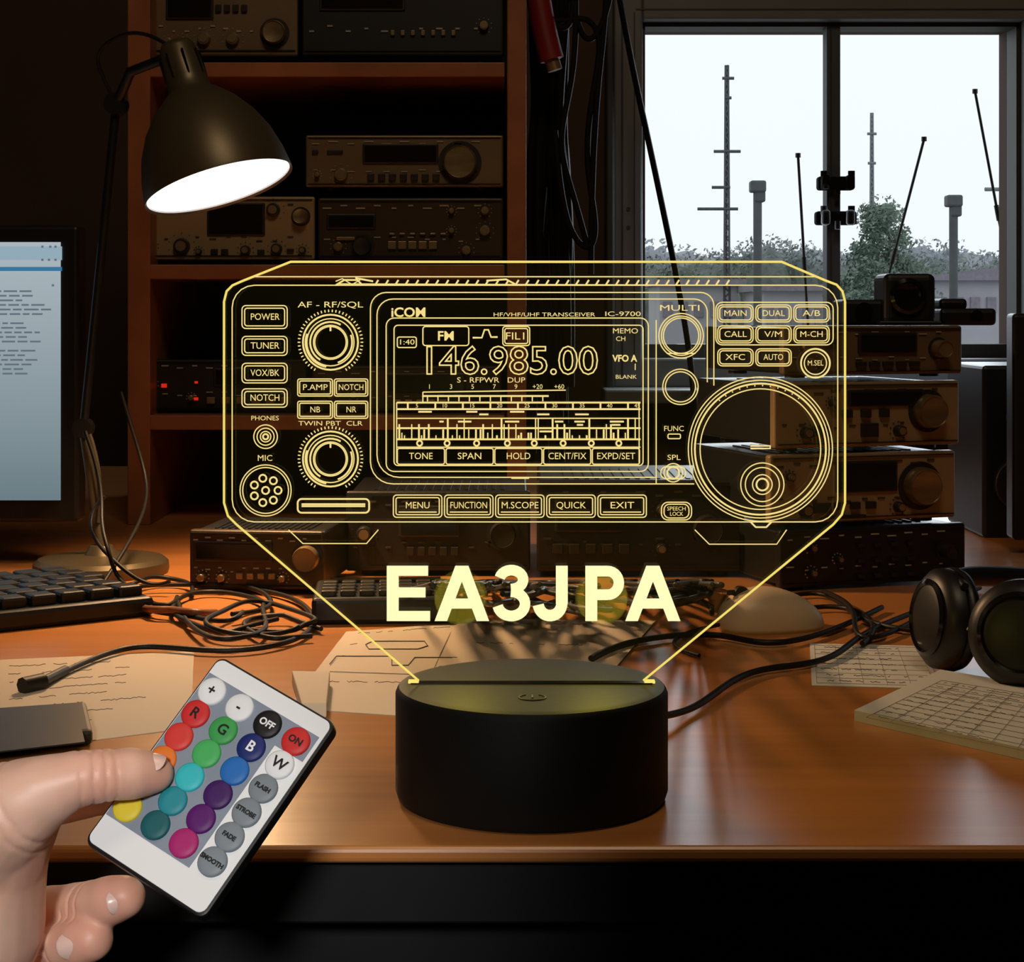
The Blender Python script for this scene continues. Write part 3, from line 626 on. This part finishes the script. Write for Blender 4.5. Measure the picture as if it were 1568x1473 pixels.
# ---------------- cable tangles
ct=empty('cable_tangle',DK(330,940))
rnd=random.Random(3)
def loop(cx_,cy_,rx,ry,turns,jit,z=.003):
    p=[]; n=int(turns*9)
    for i in range(n):
        a=i*2*math.pi/9+rnd.random(); s=1+rnd.uniform(-jit,jit)
        p.append(DK(cx_+rx*s*math.cos(a),max(800,cy_+ry*s*math.sin(a)),z+abs(rnd.gauss(0,.003))))
    return p
tubes('coils',[loop(340,940,85,32,1.6,.3),loop(400,945,80,28,1.4,.3),loop(300,920,110,30,1.3,.4),loop(240,905,60,28,1.2,.4),loop(420,960,60,22,1.1,.3)],.0015,CABLE,ct)
tubes('long_cord',[[DK(62,1046,.003),DK(110,1022,.003),DK(160,1000,.003),DK(220,985,.003),DK(330,1000,.003),DK(430,990,.003),DK(485,965,.003),DK(480,930,.003),DK(430,905,.003),DK(360,900,.003)]],.0016,CABLE,ct)
tubes('plug',[[DK(34,1050,.004),DK(66,1043,.004)]],.0042,CABLE,ct,True,False)
tubes('plug_neck',[[DK(66,1043,.004),DK(100,1026,.003)]],.0026,CABLE,ct,True,False)
tubes('copper_leads',[[DK(215,930,.004),DK(235,935,.008),DK(262,930,.005),DK(300,940,.01),DK(330,938,.004)]],.0022,CABLER,ct)
ct=empty('cable_tangle',DK(900,880))
ps=[]
for i in range(26):
    p=[]; x=rnd.uniform(700,1060); y=rnd.uniform(892,925)
    for j in range(7):
        p.append(DK(x,y,.004+abs(rnd.gauss(0,.020)))); x+=rnd.uniform(-70,90); y=min(942,max(890,y+rnd.uniform(-20,20)))
        x=min(1090,max(690,x))
    ps.append(p)
tubes('wires',ps[:13],.0014,CABLEG,ct); tubes('black_wires',ps[13:],.0016,CABLE,ct)
ps=[]
for i in range(16):
    x=rnd.uniform(600,1080); ps.append([DK(x,890,.004),DK(x+rnd.uniform(-30,30),895,.05),DK(x+rnd.uniform(-60,60),892,.075),DK(x+rnd.uniform(-40,80),900,.04),DK(x+rnd.uniform(-60,90),905,.003)])
tubes('looped_wires',ps,.0012,CABLEG,ct)
ct=empty('cable_tangle',DK(1300,920))
tubes('wires',[[DK(1200,915,.003),DK(1260,900,.003),DK(1290,930,.003),DK(1340,960,.004),DK(1400,965,.003)],[DK(1260,905,.006),DK(1320,925,.008),DK(1290,975,.004),DK(1340,985,.003),DK(1400,950,.003)],[DK(1220,935,.003),DK(1300,915,.004),DK(1370,950,.003),DK(1320,985,.003)]],.0015,CABLE,ct)
ct=empty('cable_tangle',DK(180,860))
tubes('wires',[[W(130,660,1.2),W(160,740,1.2),W(150,800,1.18),W(170,850,1.15),DK(180,900,.003),DK(250,930,.003)],[W(185,600,1.3),W(215,700,1.3),W(240,760,1.3),W(200,830,1.2),DK(150,905,.003)],[W(160,760,1.2),W(120,800,1.2),W(170,860,1.15),DK(230,905,.003),DK(260,890,.01)]],.0014,CABLE,ct)
hc=empty('hanging_cable_bundle',W(850,100,1.95))
ps=[]
for i in range(26):
    x=rnd.uniform(812,868); D=1.93+rnd.random()*.06
    ps.append([W(x+rnd.uniform(-8,8),-60,D),W(x+rnd.uniform(-4,4),60,D),W(x*.6+838*.4+rnd.uniform(-6,6),160,D),W(x+rnd.uniform(-10,10),260,D),W(x+rnd.uniform(-12,12),380,D),W(x+rnd.uniform(-12,14),520+rnd.uniform(0,200),D)])
tubes('cables',ps,.0048,CABLEH,hc)
D=1.88
tubes('cable_loops',[[W(805,-40,D),W(815,20,D),W(850,40,D),W(900,20,D),W(925,60,D),W(905,150,D),W(895,250,D),W(915,340,D),W(908,385,D),W(880,375,D),W(858,310,D),W(850,200,D)],
 [W(880,-40,D),W(885,60,D),W(872,150,D),W(850,230,D),W(880,300,D),W(900,380,D)],[W(930,-30,D),W(925,60,D),W(915,110,D),W(905,300,D),W(905,420,D)],
 [W(870,-40,D),W(880,30,D),W(900,90,D),W(930,30,D),W(940,-40,D)],[W(820,-40,D),W(835,30,D),W(870,60,D),W(880,20,D),W(875,-40,D)]],.0032,CABLEH,hc)
tubes('red_plug',[[W(822,-20,1.86),W(830,40,1.86),W(845,92,1.86)]],.013,REDM,hc)
tubes('red_plug_tip',[[W(845,92,1.86),W(850,108,1.86)]],.008,BRONZE,hc,True,False)
wc=empty('whip_cable',W(990,200,2.4)); tubes('cord',[[W(942,-40,2.4),W(965,90,2.4),W(990,200,2.4),W(1015,320,2.4),W(1040,440,2.4),W(1060,560,2.4),W(1065,640,2.4)]],.0042,CABLEH,wc)
# ---------------- remote
K=.88
c00=W(340,1010,.626*K);c10=W(520,1105,.607*K);c11=W(307,1412,.574*K);c01=W(123,1280,.593*K)
cen=(c00+c10+c11+c01)/4; u=((c10-c00)+(c11-c01))/2; v=((c01-c00)+(c11-c10))/2
ex=u.normalized(); ez=ex.cross(-v).normalized(); ey=ez.cross(ex); RW=u.length; RH=v.length
MR=Matrix(((ex.x,ey.x,ez.x,cen.x),(ex.y,ey.y,ez.y,cen.y),(ex.z,ey.z,ez.z,cen.z),(0,0,0,1)))
rm=empty('remote_control'); rm.matrix_basis=MR
def rrect(w,h,r,n=6):
    p=[]
    for (a,b,t) in ((w/2-r,h/2-r,0),(-w/2+r,h/2-r,90),(-w/2+r,-h/2+r,180),(w/2-r,-h/2+r,270)):
        for i in range(n+1): an=math.radians(t+90*i/n); p.append(Vector((a+r*math.cos(an),b+r*math.sin(an))))
    return p
prism('body',rrect(RW,RH,.003),-.0055,.0,BLK,rm,False,bevel=.0007)
prism('face_plate',rrect(RW-.0018,RH-.0018,.0025),.0,.0006,WHITE,rm,False)
def ab(a,b): return (a*RW,-b*RH)
def rect_ab(a0,b0,a1,b1): return [Vector(ab(a0,b0)),Vector(ab(a1,b0)),Vector(ab(a1,b1)),Vector(ab(a0,b1))]
prism('grey_panel',rect_ab(-.475,-.275,.225,.355),.0006,.0008,GREYP,rm,False)
prism('grey_panel_top',rect_ab(-.475,-.405,.455,-.275),.0006,.0008,GREYP,rm,False)
cols=[['w','w','k','r'],['r','g','n','w'],['r2','g2','b','s'],['o','c','p','s'],['o2','t','p2','s'],['y','t2','m','s']]
CC={'w':(.85,.87,.9),'k':(.01,.01,.012),'r':(.62,.03,.03),'g':(.05,.36,.09),'n':(.012,.025,.16),'r2':(.68,.05,.04),'g2':(.07,.46,.13),'b':(.02,.16,.52),'s':(.22,.26,.30),'o':(.8,.2,.03),'c':(.04,.52,.58),'p':(.055,.012,.12),'o2':(.8,.35,.03),'t':(.02,.26,.32),'p2':(.10,.01,.15),'y':(.78,.62,.04),'t2':(.01,.11,.13),'m':(.40,.02,.16)}
MM={k:mat('button_'+k,c,.5,0,tuple(x*.9 for x in c),spec=.3) for k,c in CC.items()}
LB=[['+','-','OFF','ON'],['R','G','B','W'],['','','','FLASH'],['','','','STROBE'],['','','','FADE'],['','','','SMOOTH']]
br=.098*RW
for j in range(6):
    for i in range(4):
        x,y=ab(-.372+.2366*i,-.336+.1238*j)
        lathe('button_%d_%d'%(j+1,i+1),[(br,.0006),(br,.0014),(br*.9,.0018),(br*.5,.0019),(0,.0019)],MM[cols[j][i]],rm,M=Matrix.Translation((x,y,0)),seg=32,angle=1)
        if LB[j][i]:
            s=LB[j][i]; c=cols[j][i]; sz=.0046 if len(s)==1 else (.0030 if len(s)<4 else .0019)
            text('button_label',s,sz,Matrix.Translation((x,y,.0021)),WHITE if c in('n','k') else BLK,rm,offset=.00010)
# ---------------- hand
hd=empty('human_hand',W(0,1400,.6*K))
def hp3(c): return W(c[0],c[1],c[2]*K)
bmh=bmesh.new()
def capsule(p0,r0,p1,r1):
    b=bmesh.new()
    for p,r in((p0,r0),(p1,r1)): bmesh.ops.create_icosphere(b,subdivisions=3,radius=r,matrix=Matrix.Translation(p))
    r=bmesh.ops.convex_hull(b,input=b.verts)
    dead=[x for x in r['geom_interior'] if isinstance(x,bmesh.types.BMVert)]
    bmesh.ops.delete(b,geom=dead,context='VERTS')
    me=bpy.data.meshes.new('t'); b.to_mesh(me); b.free(); bmh.from_mesh(me); bpy.data.meshes.remove(me)
def chain(c):
    for a,b in zip(c,c[1:]): capsule(hp3(a),a[3]*.001*K,hp3(b),b[3]*.001*K)
thumb=[(238,1185,.5985,6.3),(222,1184,.597,7.7),(200,1185,.594,8.6),(175,1187,.592,8.5),(150,1188,.590,9.1),(120,1192,.588,9.3),(90,1202,.588,10.6),(55,1218,.588,13),(15,1242,.590,16.5),(-30,1290,.60,20)]
chain(thumb)
chain([(20,1240,.592,15),(-8,1320,.603,17.5),(-14,1420,.610,18.5),(-60,1520,.625,20)])
chain([(55,1218,.592,12),(24,1300,.606,11.5),(-5,1360,.608,16.5)])
chain([(-30,1290,.60,20),(-100,1380,.62,24),(-220,1450,.64,26),(-420,1540,.665,27),(-800,1700,.70,33)])
chain([(-60,1520,.625,20),(-220,1500,.64,26)])
wr=(-150,1420,.635,22)
index=[wr,(-60,1290,.655,12),(40,1232,.662,10),(130,1215,.652,9),(195,1205,.632,8)]
middle=[wr,(-60,1400,.665,12),(30,1402,.660,10),(105,1394,.640,9.0),(148,1384,.622,8.7),(172,1378,.616,8.5),(190,1374,.614,7.6)]
ringf=[wr,(-60,1480,.665,12),(20,1478,.655,10),(76,1460,.638,9.0),(104,1448,.622,8.9),(125,1441,.616,8.6),(139,1437,.614,7.8)]
little=[(-150,1480,.645,20),(-70,1550,.655,11),(10,1545,.645,9),(60,1530,.628,8),(100,1520,.616,7.2)]
for c in (index,middle,ringf,little): chain(c)
o=bm_obj('palm_and_fingers',bmh,SKIN,hd,True,smooth=True)
r=o.modifiers.new('remesh','REMESH'); r.mode='VOXEL'; r.voxel_size=.0008; r.use_smooth_shade=True
s=o.modifiers.new('smooth','SMOOTH'); s.factor=.5; s.iterations=12
bpy.context.view_layer.update()
dg=bpy.context.evaluated_depsgraph_get()
me2=bpy.data.meshes.new_from_object(o.evaluated_get(dg)); o.modifiers.clear(); o.data=me2
if not me2.materials: me2.materials.append(SKIN)
creases=[]
def cr(p,q,t,R_m,dep_,wid):
    a=hp3(p); b=hp3(q); creases.append((a.lerp(b,t),(b-a).normalized(),R_m*K,dep_*K,wid*K))
for k,(t,dp) in enumerate(((.0,.00045),(.35,.00065),(.7,.0005),(1.0,.0004))): cr(thumb[5],thumb[3],t,.011,dp,.0006)
for t in (.2,.6): cr(thumb[8],thumb[7],t,.016,.0005,.0009)
for f in (middle,ringf):
    for t in (.0,.25): cr(f[4],f[3],t,.0105,.0006,.0006)
blush=[(hp3(thumb[0]),.008),(hp3(thumb[4]),.009),(hp3(middle[-1]),.010),(hp3(ringf[-1]),.010),(hp3(middle[3]),.009),(hp3(ringf[3]),.009),(hp3((60,1290,.6)),.014)]
at=me2.attributes.new('blush','FLOAT','POINT'); vals=[0.0]*len(me2.vertices)
nrm=[v.normal.copy() for v in me2.vertices]
for v in me2.vertices:
    co=v.co; off=0
    for c,a,R1,dp,wd in creases:
        d=co-c; L=d.length
        if L<R1*1.25:
            s_=d.dot(a)+.0006*noise.noise(co*260+c*900); off-=dp*math.exp(-(s_/wd)**2)*min(1,max(0,(R1*1.25-L)/(R1*.2)))
    off+=.00022*noise.noise(co*160)+.0005*noise.noise(co*45)
    bl_=0
    for c,r_ in blush:
        bl_=max(bl_,math.exp(-((co-c).length/r_)**2))
    vals[v.index]=min(1,bl_*.75+.12*(noise.noise(co*90)+.3))
    v.co=co+nrm[v.index]*off
at.data.foreach_set('value',[max(0,x) for x in vals])
for p in me2.polygons: p.use_smooth=True
def nail(name,c,nrm,along,w,l):
    zz=Vector(nrm).normalized(); xx=Vector(along); xx=(xx-zz*xx.dot(zz)).normalized(); yy=zz.cross(xx)
    M=Matrix(((xx.x,yy.x,zz.x,c.x),(xx.y,yy.y,zz.y,c.y),(xx.z,yy.z,zz.z,c.z),(0,0,0,1)))
    bm=bmesh.new(); bmesh.ops.create_uvsphere(bm,u_segments=24,v_segments=16,radius=1)
    for v in bm.verts:
        x,y,z=v.co; n=(abs(x)**2.8+abs(y)**2.8)**(1/2.8); q=math.hypot(x,y); s=q/n if n>1e-5 else 1
        v.co=(x*s*l,y*s*w,z*.0004-(y*s)**2*w*.5-(x*s)**2*l*.10)
    bmesh.ops.transform(bm,matrix=M,verts=bm.verts); bm_obj(name,bm,NAIL,hd,True,smooth=True)
def nail_on(name,c,r,nv,along,w,l):
    nv=Vector(nv).normalized(); nail(name,hp3(c)+nv*(r*.001*K-.00025),nv,along,w,l)
nail_on('thumb_nail',(226,1184,.5972),7.4,(.10,-.42,.90),(1,-.02,0),.0042,.0054)
nail_on('middle_finger_nail',(180,1376,.615),8.2,(.42,-.88,.22),(1,.2,.25),.0040,.0048)
nail_on('ring_finger_nail',(122,1442,.616),8.5,(-.12,-.97,.22),(1,.1,.30),.0042,.0050)
# ---------------- lights
def light(name,typ,loc,tgt,E,c,size=.2,spot=None,blend=.5):
    l=bpy.data.lights.new(name,typ); l.energy=E; l.color=c
    if typ=='AREA': l.size=size
    else: l.shadow_soft_size=size
    if spot: l.spot_size=spot; l.spot_blend=blend
    o=bpy.data.objects.new(name,l); o.location=loc; o.rotation_euler=(Vector(tgt)-Vector(loc)).to_track_quat('-Z','Y').to_euler(); col.objects.link(o); return o
light('desk_lamp_bulb','SPOT',O+axd*.004,O+axd,9,(1,.60,.30),.03,math.radians(140),.6)
light('warm_fill','AREA',(.1,.2,2.3),(-.05,1.5,.8),5.6,(1,.76,.5),.5)  # added warm fill for the dim room, no visible fixture
light('hand_key_spot','SPOT',(-.10,-.25,1.12),W(160,1275,.53),20,(1,.96,.92),.05,math.radians(16.5),.4)  # added narrow spot to brighten hand and remote, no visible source
for sx in (-.028,.028):
    light('led_glow','POINT',(cx+sx,LD-.016,DZ+BH+.03),(0,0,0),.022,(1,.82,.06),.012)
    light('led_glow','POINT',(cx+sx,LD+.016,DZ+BH+.03),(0,0,0),.030,(1,.82,.06),.012)
light('window_daylight','AREA',((wx0+wx1)/2,Y1-.04,zc),(.3,.9,.75),4.2,(.82,.91,1),.46)
w=bpy.data.worlds.new('sky'); sc.world=w; w.use_nodes=True; nt=w.node_tree; bg=nt.nodes['Background']
tc=nt.nodes.new('ShaderNodeTexCoord'); sp_=nt.nodes.new('ShaderNodeSeparateXYZ'); rp=nt.nodes.new('ShaderNodeValToRGB')
nt.links.new(tc.outputs['Generated'],sp_.inputs[0]); nt.links.new(sp_.outputs['Z'],rp.inputs[0]); nt.links.new(rp.outputs[0],bg.inputs[0])
rp.color_ramp.elements[0].color=(.82,.885,.91,1); rp.color_ramp.elements[1].color=(.87,.915,.93,1); rp.color_ramp.elements[1].position=.3
bg.inputs[1].default_value=1.1
# fit engraved labels
bpy.context.view_layer.update()
for o,wd in FIT:
    d=o.dimensions.x
    if d>1e-6: o.scale=(wd/d,1,1)
# ---------------- camera
cam=bpy.data.cameras.new('camera'); co=bpy.data.objects.new('camera',cam); col.objects.link(co)
co.location=(0,0,CZ); co.rotation_euler=(math.pi/2,0,0); cam.sensor_width=36; cam.lens=36*F/1568; cam.shift_y=-(736.5-HY)/1568; cam.clip_start=.02; cam.clip_end=300
sc.camera=co
